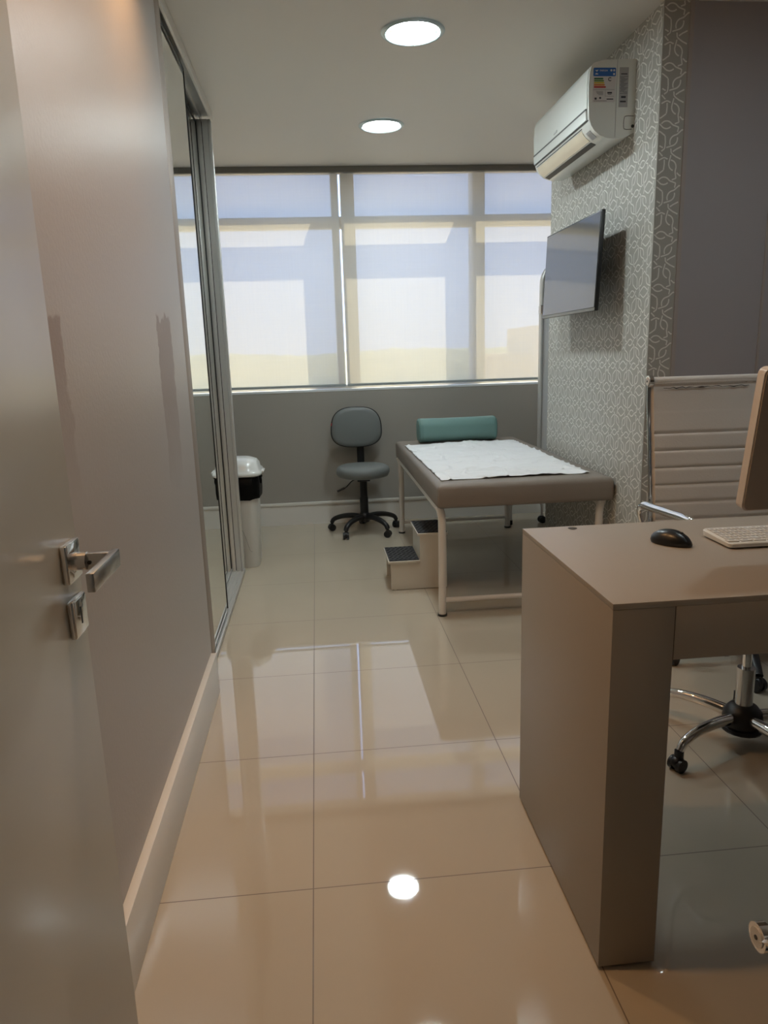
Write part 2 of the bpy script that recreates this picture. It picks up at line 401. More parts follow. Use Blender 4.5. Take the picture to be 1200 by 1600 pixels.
# ------------------------------------------------------------------ mirrored wardrobe
wr = tag(empty('wardrobe', (-.80, 3.4, 0)), 'built-in wardrobe with mirrored sliding doors and aluminium tracks on the left', 'wardrobe')
def rpart(mb, name, mat, parent=None, sm=35):
    mb.bm.transform(Matrix.Translation((.80, -3.4, 0))); return mb.build(name, mat, parent or wr, smooth=sm)
WY0, WY1 = 2.622, 4.19
c = MB(); c.box((XL+.002, WY0, 0), (-.60, WY0+.018, H-.002)); c.box((XL+.002, WY1-.02, 0), (-.585, WY1, H-.002)); c.box((XL+.002, WY0, .0), (XL+.02, WY1, H-.002)); c.box((XL+.002, WY0, H-.03), (-.6, WY1, H-.002)); c.box((XL+.002, WY0, .0), (-.60, WY1, .03))
rpart(c, 'cabinet', M['white_paint'], sm=0)
h = MB(); h.box((-.488, WY0, 2.482), (-.478, WY1, H-.001)); h.mat(1).box((-.600, WY0, 2.50), (-.488, WY1, H-.002)).box((-.538, WY0, 2.478), (-.532, WY1, 2.5)).box((-.600, WY0, 2.478), (-.592, WY1, 2.5))
rpart(h, 'top_track', [M['white_paint'], M['alu_grey']], sm=0)
t = MB(); t.box((-.600, WY0, 0), (-.484, WY1, .006)); t.box((-.492, WY0, 0), (-.484, WY1, .024), .002)
for x in (-.512, -.534, -.556, -.578): t.box((x-.002, WY0, .004), (x+.002, WY1-.03, .016))
rpart(t, 'floor_track', M['alu'])
j = MB()
j.box((-.505, WY1-.022, 0), (-.484, WY1, 2.49), .007, 3); j.box((-.533, WY1-.018, 0), (-.505, WY1, 2.49)); j.mat(1).box((-.537, WY1-.014, 0), (-.533, WY1, 2.49)); j.mat(0).box((-.565, WY1-.018, 0), (-.537, WY1, 2.49), .002); j.box((-.600, WY1-.022, 0), (-.565, WY1, 2.49), .007, 3)
rpart(j, 'jamb_profile', [M['alu'], M['black_line']])
rpart(MB().box((-.600, WY0+.001, 0), (-.455, WY0+.094, 2.52), .002), 'jamb_profile', M['alu_bronze'])
def sliding(x, ya, yb, name, mats):
    d = MB(); d.box((x-.022, ya, .02), (x+.0, ya+.030, 2.478), .002); d.mat(1).box((x-.022, yb-.004, .02), (x+.0, yb, 2.478)); d.mat(1).box((x-.022, ya, 2.470), (x, yb, 2.480)); d.mat(2).box((x-.022, ya, .020), (x, yb, .028))
    o = rpart(d, 'sliding_door', mats)
    g = MB(); g.box((x-.012, ya+.030, .028), (x-.003, yb-.004, 2.470)); g.bm.transform(Matrix.Translation((.80, -3.4, 0))); g.build('mirror', M['mirror'], o, smooth=0)
sliding(-.500, WY0+.096, 3.47, 'front', [M['alu_bronze'], M['black_line'], M['alu']])
sliding(-.560, 3.30, WY1-.022, 'rear', [M['alu_grey'], M['black_line'], M['alu']])

# ------------------------------------------------------------------ ceiling lights
SPOTS = []
def lamp(x, y, lab, mat, r=.125, group=None, cat='ceiling light', name='ceiling_light'):
    e = tag(empty(name, (x, y, H)), lab, cat, group)
    MB().lathe([(r-.018, -.001), (r, -.001), (r+.006, -.004), (r, -.009), (r-.012, -.011), (r-.020, -.006)], ring=True, seg=48).build('rim', M['rim_blue'], e)
    MB().lathe([(.0005, -.0075), (r-.03, -.0075), (r-.021, -.006), (r-.021, -.002), (.0005, -.002)]).build('diffuser', mat, e)
    MB().lathe([(r-.034, -.0082), (r-.0305, -.0100), (r-.027, -.0082), (r-.0305, -.0072)], ring=True, seg=48).build('inner_ring', M['alu_grey'], e)
    if r > .1:
        for a in (80, 260, 10, 190):
            a = math.radians(a); x1, y1 = math.cos(a), math.sin(a)
            MB().cyl((x1*(r-.035), y1*(r-.035), -.0085), (x1*(r-.012), y1*(r-.012), -.0105), .0022, seg=8).build('clip', M['alu'], e)
lamp(.461, 3.222, 'larger-looking round cool white ceiling light, nearer the doorway', M['led'], group='round ceiling lights')
lamp(.443, 4.437, 'round cool white ceiling light nearer the window blinds', M['led'], group='round ceiling lights')
lamp(1.50, 1.72, 'round cool white ceiling light above the desk, out of the picture', M['led'], .095)
for x, y, pw_ in ((-.10, 1.27, 42), (-.31, 2.05, 30)):
    lamp(x, y, 'small warm ceiling spotlight near the left wall, above the picture', M['warm_led'], .045, 'warm spotlights by the door', 'spotlight', 'ceiling_spotlight')
    SPOTS.append((x, y, pw_))

# ------------------------------------------------------------------ split air conditioner on the pillar
AY0, AY1 = 3.168, 3.925
ac = tag(empty('air_conditioner', (XC, (AY0+AY1)/2, 2.115)), 'white split air conditioner with energy label high on the patterned wall', 'air conditioner')
AO = Matrix.Translation((-XC, -(AY0+AY1)/2, -2.115))
def apart(mb, name, mat, parent=None, sm=30): mb.bm.transform(AO); return mb.build(name, mat, parent or ac, smooth=sm)
prof = [(XC, 2.415), (1.260, 2.413), (1.236, 2.410), (1.212, 2.402), (1.195, 2.388), (1.187, 2.365), (1.184, 2.313), (1.186, 2.24), (1.190, 2.190), (1.199, 2.165), (1.214, 2.145), (1.238, 2.127), (1.268, 2.116), (1.300, 2.113), (1.340, 2.115), (XC, 2.136)]
apart(MB().prism(prof, 'Y', AY0, AY1), 'body', M['ac_white'])
fp = [(1.236, 2.4130), (1.210, 2.4050), (1.1925, 2.390), (1.184, 2.366), (1.181, 2.313), (1.183, 2.232), (1.187, 2.232), (1.188, 2.313), (1.19, 2.365), (1.20, 2.385), (1.236, 2.408)]
apart(MB().prism(fp, 'Y', AY0+.012, AY1-.006), 'front_panel', M['ac_white'])
apart(MB().prism([(1.1835, 2.232), (1.1805, 2.225), (1.184, 2.190), (1.188, 2.190), (1.188, 2.232)], 'Y', AY0+.02, AY1-.006), 'lower_panel', M['ac_white'])
apart(MB().box((1.1802, AY0+.02, 2.2265), (1.186, AY1-.008, 2.2335)).box((1.1865, AY0+.01, 2.186), (1.1895, AY1-.008, 2.1885)), 'panel_gap', M['black_line'])
lp = [(1.1955, 2.171), (1.2035, 2.155), (1.216, 2.1415), (1.232, 2.1285), (1.2375, 2.131), (1.2175, 2.149), (1.2, 2.171)]
apart(MB().prism(lp, 'Y', AY0+.10, AY1-.02), 'louver', M['ac_louver'])
apart(MB().prism([(1.2395, 2.1255), (1.2625, 2.1160), (1.264, 2.120), (1.242, 2.130)], 'Y', AY0+.105, AY1-.02), 'air_outlet', M['black_line'])
apart(MB().prism([(1.1925, 2.1775), (1.1935, 2.1745), (1.197, 2.1765), (1.195, 2.179)], 'Y', AY0+.095, AY1-.02), 'louver_gap', M['black_line'])
apart(MB().box((1.1795, 3.555, 2.247), (1.182, 3.60, 2.256)), 'emblem', M['alu_grey'])
# end-face details
apart(MB().box((1.303, AY0-.0015, 2.118), (1.3045, AY0, 2.412)), 'side_seam', M['grey_paper'])
port = spline([(1.383, AY0-.001, 2.200), (1.350, AY0-.001, 2.200), (1.341, AY0-.001, 2.190), (1.340, AY0-.001, 2.158), (1.348, AY0-.001, 2.149), (1.375, AY0-.001, 2.149)], 4)
apart(MB().tube(port, .0011, 6), 'pipe_cover_outline', M['black_line'])
apart(MB().cyl((1.379, AY0-.002, 2.161), (1.379, AY0+.002, 2.161), .0065), 'pipe_hole', M['black_plastic'])
lab = MB(); lab.prism([(x, z) for x, z in rrect(.096, .130, .006, 4, 1.250, 2.317)], 'Y', AY0-.0012, AY0)
lo = apart(lab, 'energy_label', M['paper'], sm=0); lo['label'] = 'energy label with blue head and coloured bars'
apart(MB().prism(rrect(.096, .032, .004, 3, 1.250, 2.366), 'Y', AY0-.0018, AY0-.001), 'label_header', M['blue'], lo, 0)
for i, (k, w) in enumerate((('g1', .040), ('g2', .043), ('y1', .045), ('o1', .047), ('r1', .052))):
    z = 2.341-.0078*i
    apart(MB().prism([(1.206, z-.003), (1.206+w-.003, z-.003), (1.206+w, z), (1.206+w-.003, z+.003), (1.206, z+.003)], 'Y', AY0-.0018, AY0-.001), 'rating_bar', M[k], lo, 0)
ln = MB()
ln.box((1.204, AY0-.0017, 2.2995), (1.294, AY0-.001, 2.3003))
ln.box((1.255, AY0-.0017, 2.275), (1.292, AY0-.001, 2.2756)).box((1.255, AY0-.0017, 2.2755), (1.2556, AY0-.001, 2.297))
for i, (a, w) in enumerate(((1.216, .030), (1.218, .028), (1.220, .026), (1.226, .02))): ln.box((a, AY0-.0017, 2.292-.004*i), (a+w, AY0-.001, 2.2932-.004*i))
ln.box((1.264, AY0-.0017, 2.285), (1.284, AY0-.001, 2.291)); ln.box((1.266, AY0-.0017, 2.281), (1.282, AY0-.001, 2.2825)); ln.box((1.210, AY0-.0017, 2.262), (1.219, AY0-.001, 2.270)); ln.box((1.230, AY0-.0017, 2.265), (1.238, AY0-.001, 2.272)); ln.box((1.262, AY0-.0017, 2.262), (1.290, AY0-.001, 2.266)); ln.box((1.206, AY0-.0017, 2.2565), (1.262, AY0-.001, 2.2578))
apart(ln, 'fine_print', M['ink'], lo, 0)
for pr in ([(1.208, 2.372), (1.224, 2.374), (1.219, 2.370), (1.217, 2.366), (1.214, 2.369)], [(1.208, 2.357), (1.212, 2.361), (1.216, 2.362), (1.224, 2.358), (1.218, 2.356)]):
    apart(MB().prism(pr, 'Y', AY0-.0022, AY0-.0018), 'header_emblem', M['paper'], lo, 0)
for x, z in ((1.278, 2.372), (1.290, 2.372), (1.290, 2.358)): apart(MB().cyl((x, AY0-.0022, z), (x, AY0-.0018, z), .0042, seg=14), 'header_badge', M['paper'], lo, 0)
RX = (PI/2, 0, 0)
text('label_lettering', 'ENERGIA', .0085, M['paper'], lo, (1.246-XC, AY0-.002-(AY0+AY1)/2, 2.371-2.115), RX)
text('rating_letter', 'C', .019, M['ink'], lo, (1.272-XC, AY0-.002-(AY0+AY1)/2, 2.338-2.115), RX, .0003, .0007)
s2 = apart(MB().box((1.3145, AY0-.0012, 2.234), (1.353, AY0, 2.384)), 'data_label', M['grey_paper'], sm=0)
dl = MB(); dl.box((1.321, AY0-.0017, 2.357), (1.347, AY0-.001, 2.361)); dl.box((1.3155, AY0-.0017, 2.349), (1.352, AY0-.001, 2.3498))
for i in range(13): dl.box((1.317+.002*(i % 3), AY0-.0017, 2.344-.0042*i), (1.335+.0052*((i*7) % 4), AY0-.001, 2.3452-.0042*i))
dl.box((1.324, AY0-.0017, 2.268), (1.344, AY0-.001, 2.276)); dl.box((1.320, AY0-.0017, 2.252), (1.345, AY0-.001, 2.258)); dl.box((1.318, AY0-.0017, 2.285), (1.350, AY0-.001, 2.2862)); dl.box((1.332, AY0-.0017, 2.290), (1.350, AY0-.001, 2.2912))
apart(dl, 'fine_print', M['ink'], s2, 0)
st = apart(MB().prism([(1.2055, 2.1530), (1.212, 2.1455), (1.236, 2.1263), (1.2363, 2.1267), (1.2125, 2.1462), (1.2062, 2.1538)], 'Y', AY0+.03, AY0+.075), 'corner_sticker', M['grey_paper'], sm=0)

# ------------------------------------------------------------------ television, tilted down a little
tv = tag(empty('wall_television', (1.262, 3.575, 1.63)), 'black flat television on a wall bracket against the patterned wall', 'television')
tv.rotation_euler = (0, math.radians(2.6), 0)
w2, hh = .375, .213
MB().box((0, -w2, -hh), (.018, w2, hh), .003).build('casing', M['black_plastic'], tv)
MB().box((-.0015, -w2+.007, -hh+.016), (.001, w2-.007, hh-.007)).build('screen', new_mat('tv_screen', (.03, .031, .034), .07, ior=2.3), tv, smooth=0)
MB().box((-.002, -w2, -hh), (.001, w2, -hh+.013), .0008).build('bottom_bezel', M['dark_alu'], tv)
MB().box((.018, -.30, -hh+.004), (.050, .30, .02), .012).build('rear_housing', M['black_plastic'], tv)
MB().box((.045, -.09, -.10), (.060, .09, .10)).box((.055, -.04, -.03), (.119, .04, .03)).build('wall_bracket', M['black_plastic'], tv)

# ------------------------------------------------------------------ desk
dk = tag(empty('desk', (1.2, 1.48, 0)), 'taupe laminate desk with a thick top and panel end, in the right foreground', 'desk')
DY0, DY1, DZ = 1.19, 1.775, .80
def kpart(mb, name, mat, parent=None, sm=30): mb.bm.transform(Matrix.Translation((-1.2, -1.48, 0))); return mb.build(name, mat, parent or dk, smooth=sm)
kpart(MB().box((.519, DY0, .008), (.639, DY1, DZ-.012), .001), 'end_panel', M['desk'])
kpart(MB().box((1.83, DY0, .008), (1.95, DY1, DZ-.012), .001), 'end_panel', M['desk'])
kpart(MB().box((.519, DY0, DZ-.012), (1.95, DY1, DZ), .001), 'desk_top', M['desk'])
kpart(MB().box((.6405, DY0, .682), (1.8295, DY1, DZ-.012), .0005), 'apron', M['desk'])
kpart(MB().box((.6388, DY0+.001, .682), (.6407, DY0+.01, DZ-.012)), 'seam', M['desk_seam'])
for x in (.56, .60, 1.87, 1.91):
    for y in (1.215, 1.75): kpart(MB().cyl((x, y, 0), (x, y, .010), .008), 'glide_foot', M['white_plastic'])
kpart(MB().lathe([(.0005, .0), (.010, .0), (.012, .001), (.0, .0015)], (.644, 1.748, DZ), 20), 'cable_grommet', M['desk_seam'])

# mouse
ms = tag(empty('computer_mouse', (.815, 1.558, DZ), math.radians(-146)), 'black computer mouse on the desk beside the keyboard', 'mouse')
def mouse_mesh():
    mb = MB(); R = []
    n = 28
    prof = [(.0, 1.0, 0), (.006, 1.04, 0), (.014, 1.0, 0), (.022, .88, 0), (.029, .66, 0), (.0335, .38, 0), (.0355, .08, 0)]
    for z, s, _ in prof:
        ring = []
        for k in range(n):
            a = 2*PI*k/n; x, y = .028*s*math.cos(a), .049*s*math.sin(a)
            zz = z*(1-.22*max(0, y/.049)**2)
            ring.append((x*(1-.10*(y/.049)), y, zz))
        R.append(ring)
    return mb.rings(R)
mouse_mesh().build('shell', M['black_gloss'], ms, smooth=60)
MB().cyl((-.0028, .024, .0285), (.0028, .024, .0285), .0040, seg=16).build('scroll_wheel', M['rubber'], ms)
MB().tube([(0, .030, .0297), (0, .040, .0245), (0, .047, .0165)], .0006, 6).build('button_split', M['black_line'], ms)

# keyboard
kb = tag(empty('keyboard', (1.115, 1.543, DZ), math.radians(-1)), 'white computer keyboard at the right edge of the desk', 'keyboard')
kbm = MB(); kbm.rings([[(x, y, .004) for x, y in rrect(.395, .125, .010, 5)], [(x, y, .0125+.004*(y+.06)/.12) for x, y in rrect(.398, .128, .011, 5)], [(x, y, .0145+.005*(y+.06)/.12) for x, y in rrect(.394, .124, .010, 5)]])
kbm.build('keyboard_body', M['white_plastic'], kb)
for sx in (-.17, .17):
    MB().box((sx-.02, .04, 0), (sx+.02, .055, .005)).build('rubber_foot', M['rubber'], kb); MB().box((sx-.012, -.05, 0), (sx+.012, -.042, .005)).build('rubber_foot', M['rubber'], kb)
km = None
key_mat = new_mat('key_white', (.66, .65, .63), .4); key_ink = new_mat('key_ink', (.25, .25, .27), .5)
for r_ in range(6):
    y = .043-.0178*r_; n = 18 if r_ < 5 else 12
    for i in range(n):
        if r_ == 5 and i == 4: continue
        x = -.183+.0209*i if r_ < 5 else -.183+.0315*i
        if km is None:
            k = MB(); k.box((-.0088, -.0074, 0), (.0088, .0074, .0032), .0012); k.mat(1).box((-.004, -.001, .0032), (.0035, .003, .0034)); ko_ = k.build('key', [key_mat, key_ink], kb); km = ko_.data; o = ko_
        else:
            o = bpy.data.objects.new('key', km); COL.objects.link(o); o.parent = kb
        o.location = (x, y, .0145+.005*(y+.06)/.12-.0006)
        if r_ == 5: o.scale = (1.55, 1, 1)
# monitor seen from behind
mo = tag(empty('monitor', (1.118, 1.355, DZ)), 'white desktop monitor seen from its back and side, at the right edge', 'monitor')
tilt = Matrix.Translation((0, 0, .265)) @ Matrix.Rotation(math.radians(8.5), 4, 'X') @ Matrix.Translation((0, 0, -.265))
def mpart(mb, name, mat, tl=True, sm=30):
    if tl: mb.bm.transform(tilt)
    return mb.build(name, mat, mo, smooth=sm)
mpart(MB().prism(rrect(.51, .295, .014, 5, 0, .265), 'Y', -.008, .014), 'monitor_frame', M['monitor_edge'])
mpart(MB().prism(rrect(.504, .289, .012, 5, 0, .265), 'Y', -.011, -.0081), 'back_cover', M['monitor_back_shaded'])
mpart(MB().prism(rrect(.48, .265, .004, 3, 0, .265), 'Y', .0141, .0150), 'screen', M['black_gloss'])
mpart(MB().box((-.10, -.09, .0003), (.10, .06, .008), .003).box((-.03, -.045, .006), (.03, -.028, .26), .003).box((-.03, -.03, .23), (.03, -.008, .26), .002), 'stand', M['chrome_soft'], False)

# ------------------------------------------------------------------ chrome and white office chairs
def caster(mb, p, ang, r=.024, housing=True):
    """twin-wheel caster below point p (p at wheel axle height + ...)"""
    c, s = math.cos(ang), math.sin(ang); ax = Vector((-s, c, 0))
    P = Vector((p[0], p[1], r))
    for k in (-1, 1): mb.cyl(P+ax*k*.006, P+ax*k*.021, r, seg=18)
    mb.ellip(P+Vector((0, 0, .006)), (.022, .022, r*.95), u=14, v=8)
    mb.cyl((p[0], p[1], r), (p[0], p[1], r+.034), .009, seg=10)

def office_chair(loc, rz, base_ang, lab, zoff=0.):
    r = tag(empty('office_chair', loc, rz), lab, 'chair', None)
    W = .205  # half width of the padding
    # side profile of the sling (y forward is -Y): from top of back to front of seat
    prof = [(.335, 1.140), (.325, 1.05), (.305, .93), (.285, .80), (.268, .68), (.262, .60), (.245, .525), (.190, .480), (.10, .462), (-.02, .462), (-.13, .468), (-.20, .462), (-.235, .440)]
    S = spline([(0, a, b) for a, b in prof], 6)
    # arc length
    L = [0]
    for i in range(1, len(S)): L.append(L[-1]+(S[i]-S[i-1]).length)
    tot = L[-1]
    def at_len(s):
        for i in range(1, len(S)):
            if L[i] >= s: t = (s-L[i-1])/(L[i]-L[i-1]); return S[i-1].lerp(S[i], t), (S[i]-S[i-1]).normalized()
        return S[-1], (S[-1]-S[-2]).normalized()
    ribs = [.172+.0575*i for i in range(int((tot-.172)/.0575)+1)]
    mb = MB(); n = 260; R = []
    for i in range(n+1):
        s = tot*i/n; p, t = at_len(s); nrm = Vector((0, t.z, -t.y))
        d = min(abs(s-q) for q in ribs) if s > .1 else 1
        th = .0085*(1-.62*math.exp(-(d/.0042)**2)); 
        if s < .1: th = .008
        if s < .012: th = .012
        R.append([(-W, p.y-nrm.y*.004, p.z-nrm.z*.004), (-W+.004, p.y+nrm.y*th, p.z+nrm.z*th), (-W*.5, p.y+nrm.y*(th+.001), p.z+nrm.z*(th+.001)), (0, p.y+nrm.y*(th+.001), p.z+nrm.z*(th+.001)), (W*.5, p.y+nrm.y*(th+.001), p.z+nrm.z*(th+.001)), (W-.004, p.y+nrm.y*th, p.z+nrm.z*th),
                  (W, p.y-nrm.y*.004, p.z-nrm.z*.004), (W-.004, p.y-nrm.y*.010, p.z-nrm.z*.010), (-W+.004, p.y-nrm.y*.010, p.z-nrm.z*.010)])
    pad = mb.rings(R).build('ribbed_padding', M['white_vinyl'], r, smooth=50)
    for (yy, zz) in ((.335, 1.142), (-.237, .438)):
        MB().cyl((-W, yy, zz), (W, yy, zz), .0135, seg=20).build('padded_roll', M['white_vinyl'], r)
        for sx in (-1, 1):
            cp = MB(); cp.cyl((sx*W, yy, zz), (sx*(W+.014), yy, zz), .0200, seg=28); o = cp.build('end_cap', M['chrome'], r)
            MB().cyl((sx*(W+.013), yy, zz), (sx*(W+.0155), yy, zz), .0140, seg=20).build('cap_disc', M['white_vinyl'], o)
            MB().cyl((sx*(W+.015), yy, zz), (sx*(W+.0165), yy, zz), .0035, seg=12).build('cap_screw', M['black_line'], o)
    # creases on the worn top edge
    cr = MB(); random.seed(9)
    for (x0, x1, z) in ((-.17, -.02, 1.1195), (-.06, .12, 1.1195), (.08, .19, 1.133)):
        pts = [(x0+(x1-x0)*k/14, .3205 if z < 1.12 else .3235, z+random.uniform(-.0025, .0025)) for k in range(15)]; cr.tube(pts, [.0006+.0012*random.random() for _ in pts], 6)
    cr.build('worn_crease', M['desk_seam'], pad)
    rails = []
    for sx in (-1, 1):
        rl = [(sx*(W+.006), p.y+.004, p.z-.003) for p in S[::3]]
        MB().tube(rl, .008, 10, flat=(.8, 1.2)).build('side_rail', M['chrome'], r)
        # arm: polished loop from the back rail forward and down to the seat rail
        X = sx*(W+.014); Xo = sx*(W+.050)
        pts = spline([(X, .262, .620), (Xo-sx*.012, .272, .680), (Xo, .270, .722), (Xo, .235, .744), (Xo, .16, .750), (Xo, .06, .758), (Xo, -.06, .765), (Xo, -.10, .757), (Xo, -.118, .715), (Xo-sx*.006, -.112, .58), (Xo-sx*.02, -.10, .50), (X, -.10, .462)], 6)
        MB().tube(pts, .0105, 12, flat=(1.25, .75)).build('armrest', M['chrome'], r)
    MB().tube([(-W, .27, .66), (0, .30, .66), (W, .27, .66)], .009, 10).build('back_brace', M['chrome'], r)
    fr = MB(); fr.box((-W, .10, .438), (W, .13, .450), .004); fr.box((-W, -.10, .438), (W, -.07, .450), .004); fr.build('seat_brace', M['chrome'], r)
    mc = MB(); mc.box((-.085, -.11, .392), (.085, .13, .436), .012); mc.cyl((.06, .0, .41), (.19, -.03, .405), .005, seg=8); mc.box((.18, -.045, .40), (.22, -.015, .410), .004); mc.build('tilt_mechanism', M['black_plastic'], r)
    MB().cyl((0, 0, .24), (0, 0, .395), .0135).build('gas_lift', M['chrome'], r)
    MB().cyl((0, 0, .135), (0, 0, .262), .0265, seg=28).build('column_sleeve', M['chrome_soft'], r)
    hb = MB(); hb.lathe([(.0005, .060), (.050, .060), (.058, .072), (.060, .095), (.056, .115), (.042, .132), (.028, .140), (.0005, .140)]); 
    hb.tube([(.055*math.cos(a*PI/9), .055*math.sin(a*PI/9), .058) for a in range(19)], .009, 8)
    hb.build('hub', M['black_plastic'], r)
    for k in range(5):
        a = base_ang-rz+k*2*PI/5; c, s = math.cos(a), math.sin(a)
        q = spline([(.052*c, .052*s, .100), (.13*c, .13*s, .108), (.21*c, .21*s, .104), (.268*c, .268*s, .086), (.288*c, .288*s, .062)], 5)
        lg = MB().tube(q, [.019-.0055*i/(len(q)-1) for i in range(len(q))], 14, flat=(.95, 1.0)).build('leg', M['chrome'], r)
        cs = MB(); cs.cyl((.290*c, .290*s, .040), (.290*c, .290*s, .064), .014, seg=14); caster(cs, (.295*c, .295*s), a, .021); cs.build('caster', M['black_plastic'], lg)
    return r
office_chair((1.30, 1.965, 0), math.radians(-2), math.radians(203), 'white ribbed leather office chair with chrome arms, behind the desk')
office_chair((.8, .565, 0), PI, math.radians(60), 'white office chair in the near right corner, only its chrome end cap showing')

# ------------------------------------------------------------------ grey task stool with back, and a black base behind the desk chair
def star_base(r, ang, rad=.25, leg_mat='black_plastic'):
    for k in range(5):
        a = ang+k*2*PI/5; c, s = math.cos(a), math.sin(a)
        q = spline([(.02*c, .02*s, .108), (.09*c, .09*s, .118), (.17*c, .17*s, .110), (.23*c, .23*s, .088), (rad*c, rad*s, .060)], 5)
        lg = MB().tube(q, [.025-.008*i/(len(q)-1) for i in range(len(q))], 12, flat=(1.0, .85)).build('leg', M[leg_mat], r)
        cs = MB(); caster(cs, (rad*c, rad*s), a+.6, .025); cs.build('caster', M['black_plastic'], lg)
    MB().lathe([(.0005, .070), (.034, .074), (.044, .095), (.042, .125), (.030, .142), (.0005, .145)]).build('hub', M['black_plastic'], r)
sc = tag(empty('task_chair', (.298, 5.02, 0)), 'grey round-seat task chair with low padded back under the window', 'chair')
star_base(sc, math.radians(18))
MB().lathe([(.0005, .140), (.030, .140), (.030, .25), (.0265, .26), (.0265, .395), (.0005, .395)], seg=24).build('column', M['black_plastic'], sc)
MB().lathe([(.0005, .404), (.150, .404), (.178, .412), (.190, .432), (.192, .452), (.184, .472), (.165, .484), (.120, .489), (.0005, .490)], seg=48).build('seat', M['grey_vinyl'], sc, smooth=60)
mc = MB(); mc.box((-.045, -.07, .378), (.045, .12, .405), .006); mc.box((-.022, .10, .385), (.022, .195, .400), .004); mc.build('seat_plate', M['black_plastic'], sc)
lvq = MB(); lvq.tube(spline([(-.02, -.02, .39), (-.075, -.03, .385), (-.12, -.04, .345), (-.15, -.04, .325)], 4), .004, 8); lvq.tube([(-.135, -.04, .335), (-.19, -.04, .312)], .0075, 8); lvq.build('height_lever', M['black_plastic'], sc)
MB().tube(spline([(0, .185, .392), (0, .215, .42), (0, .215, .50), (0, .215, .66)], 5), .022, 12, flat=(1.2, .45)).build('back_stem', M['black_plastic'], sc)
def back_outline(s=1.):
    P = []
    w, h = .182*s, .1445*s
    for k in range(64):
        a = 2*PI*k/64; c, q = math.cos(a), math.sin(a)
        e = 2/2.75; x = w*abs(c)**e*(1 if c >= 0 else -1); z = h*abs(q)**e*(1 if q >= 0 else -1)
        x *= 1-.07*(z/h)
        P.append((x-.026, z+.741))
    return P
bk = MB(); R = []
for s_, y in ((.80, .158), (.93, .162), (.985, .172), (.99, .186), (.95, .196), (.80, .200)): R.append([(x, y, z) for x, z in [((p[0]+.026)*1-.026, p[1]) for p in back_outline(s_)]])
R = [[(x, y, z) for x, y, z in r] for r in R]
bk.rings(R); bko = bk.build('backrest', M['grey_vinyl'], sc, smooth=60)
ol = back_outline(1.0); pm = MB(); pm.tube([(x, .184, z) for x, z in ol]+[(ol[0][0], .184, ol[0][1])], .0042, 8); pm.build('piping', M['black_plastic'], bko)
MB().rings([[(x, y, z) for x, z in back_outline(s_)] for s_, y in ((.985, .190), (.97, .206), (.80, .214))]).build('back_shell', M['black_plastic'], sc)
MB().box((-.209, .176, .755), (-.199, .190, .775), .002).build('brand_tag', M['red'], bko)['label'] = 'small red tag'

bs = tag(empty('stool', (1.65, 2.555, 0)), 'black star-base stool half hidden behind the desk chair, only its castors showing', 'stool')
star_base(bs, math.radians(252), .28)
MB().lathe([(.0005, .140), (.028, .140), (.028, .40), (.0005, .40)]).build('column', M['black_plastic'], bs)
MB().lathe([(.0005, .400), (.15, .402), (.170, .42), (.172, .45), (.15, .468), (.0005, .472)], seg=40).build('seat', M['black_plastic'], bs, smooth=60)

# ------------------------------------------------------------------ examination couch
bd = tag(empty('examination_couch', (.95, 4.06, 0)), 'taupe padded examination couch on a white tubular frame beside the patterned wall', 'couch')
def bpart(mb, name, mat, parent=None, sm=40): mb.bm.transform(Matrix.Translation((-.95, -4.06, 0))); return mb.build(name, mat, parent or bd, smooth=sm)
def cushion(x0, x1, y0, y1, z0, z1, rt, rs):
    mb = MB(); cx, cy = (x0+x1)/2, (y0+y1)/2; R = []
    for ins, z in ((.012, z0), (0.002, z0+.006), (0, z0+.02), (0, z1-rt), (.004, z1-rt*.55), (.012, z1-rt*.25), (.026, z1-.0035), (.055, z1-.0005), (.16, z1)):
        R.append([(x, y, z) for x, y in rrect(x1-x0-2*ins, y1-y0-2*ins, max(.005, rs), 5, cx, cy)])
    return mb.rings(R)
bpart(cushion(.530, 1.376, 3.195, 4.95, .545, .660, .026, .010), 'padded_top', M['bed_taupe'], sm=60)
for (x, y) in ((.560, 3.255), (1.330, 3.255), (.560, 4.920), (1.322, 4.920)):
    sx = 1 if x < 1 else -1
    lg = bpart(MB().tube(spline([(x-sx*.004, y, .006), (x, y, .25), (x, y, .43), (x-sx*.002, y, .50), (x-sx*.014, y, .544)], 5), .0190, 16), 'leg', M['steel_white'])
    bpart(MB().cyl((x-sx*.004, y, 0), (x-sx*.004, y, .010), .0235), 'rubber_foot', M['black_plastic'], lg)
for y in (3.255, 4.920):
    bpart(MB().tube([(.57, y, .078), (1.325, y, .078)], .0125, 12), 'stretcher', M['steel_white'])
    bpart(MB().tube([(.57, y+(.07 if y < 4 else -.05), .534), (1.33, y+(.07 if y < 4 else -.05), .534)], .0100, 12), 'end_rail', M['steel_white'])
for x in (.553, 1.342): bpart(MB().box((x-.010, 3.25, .512), (x+.010, 4.91, .545)), 'side_rail', M['steel_white'])
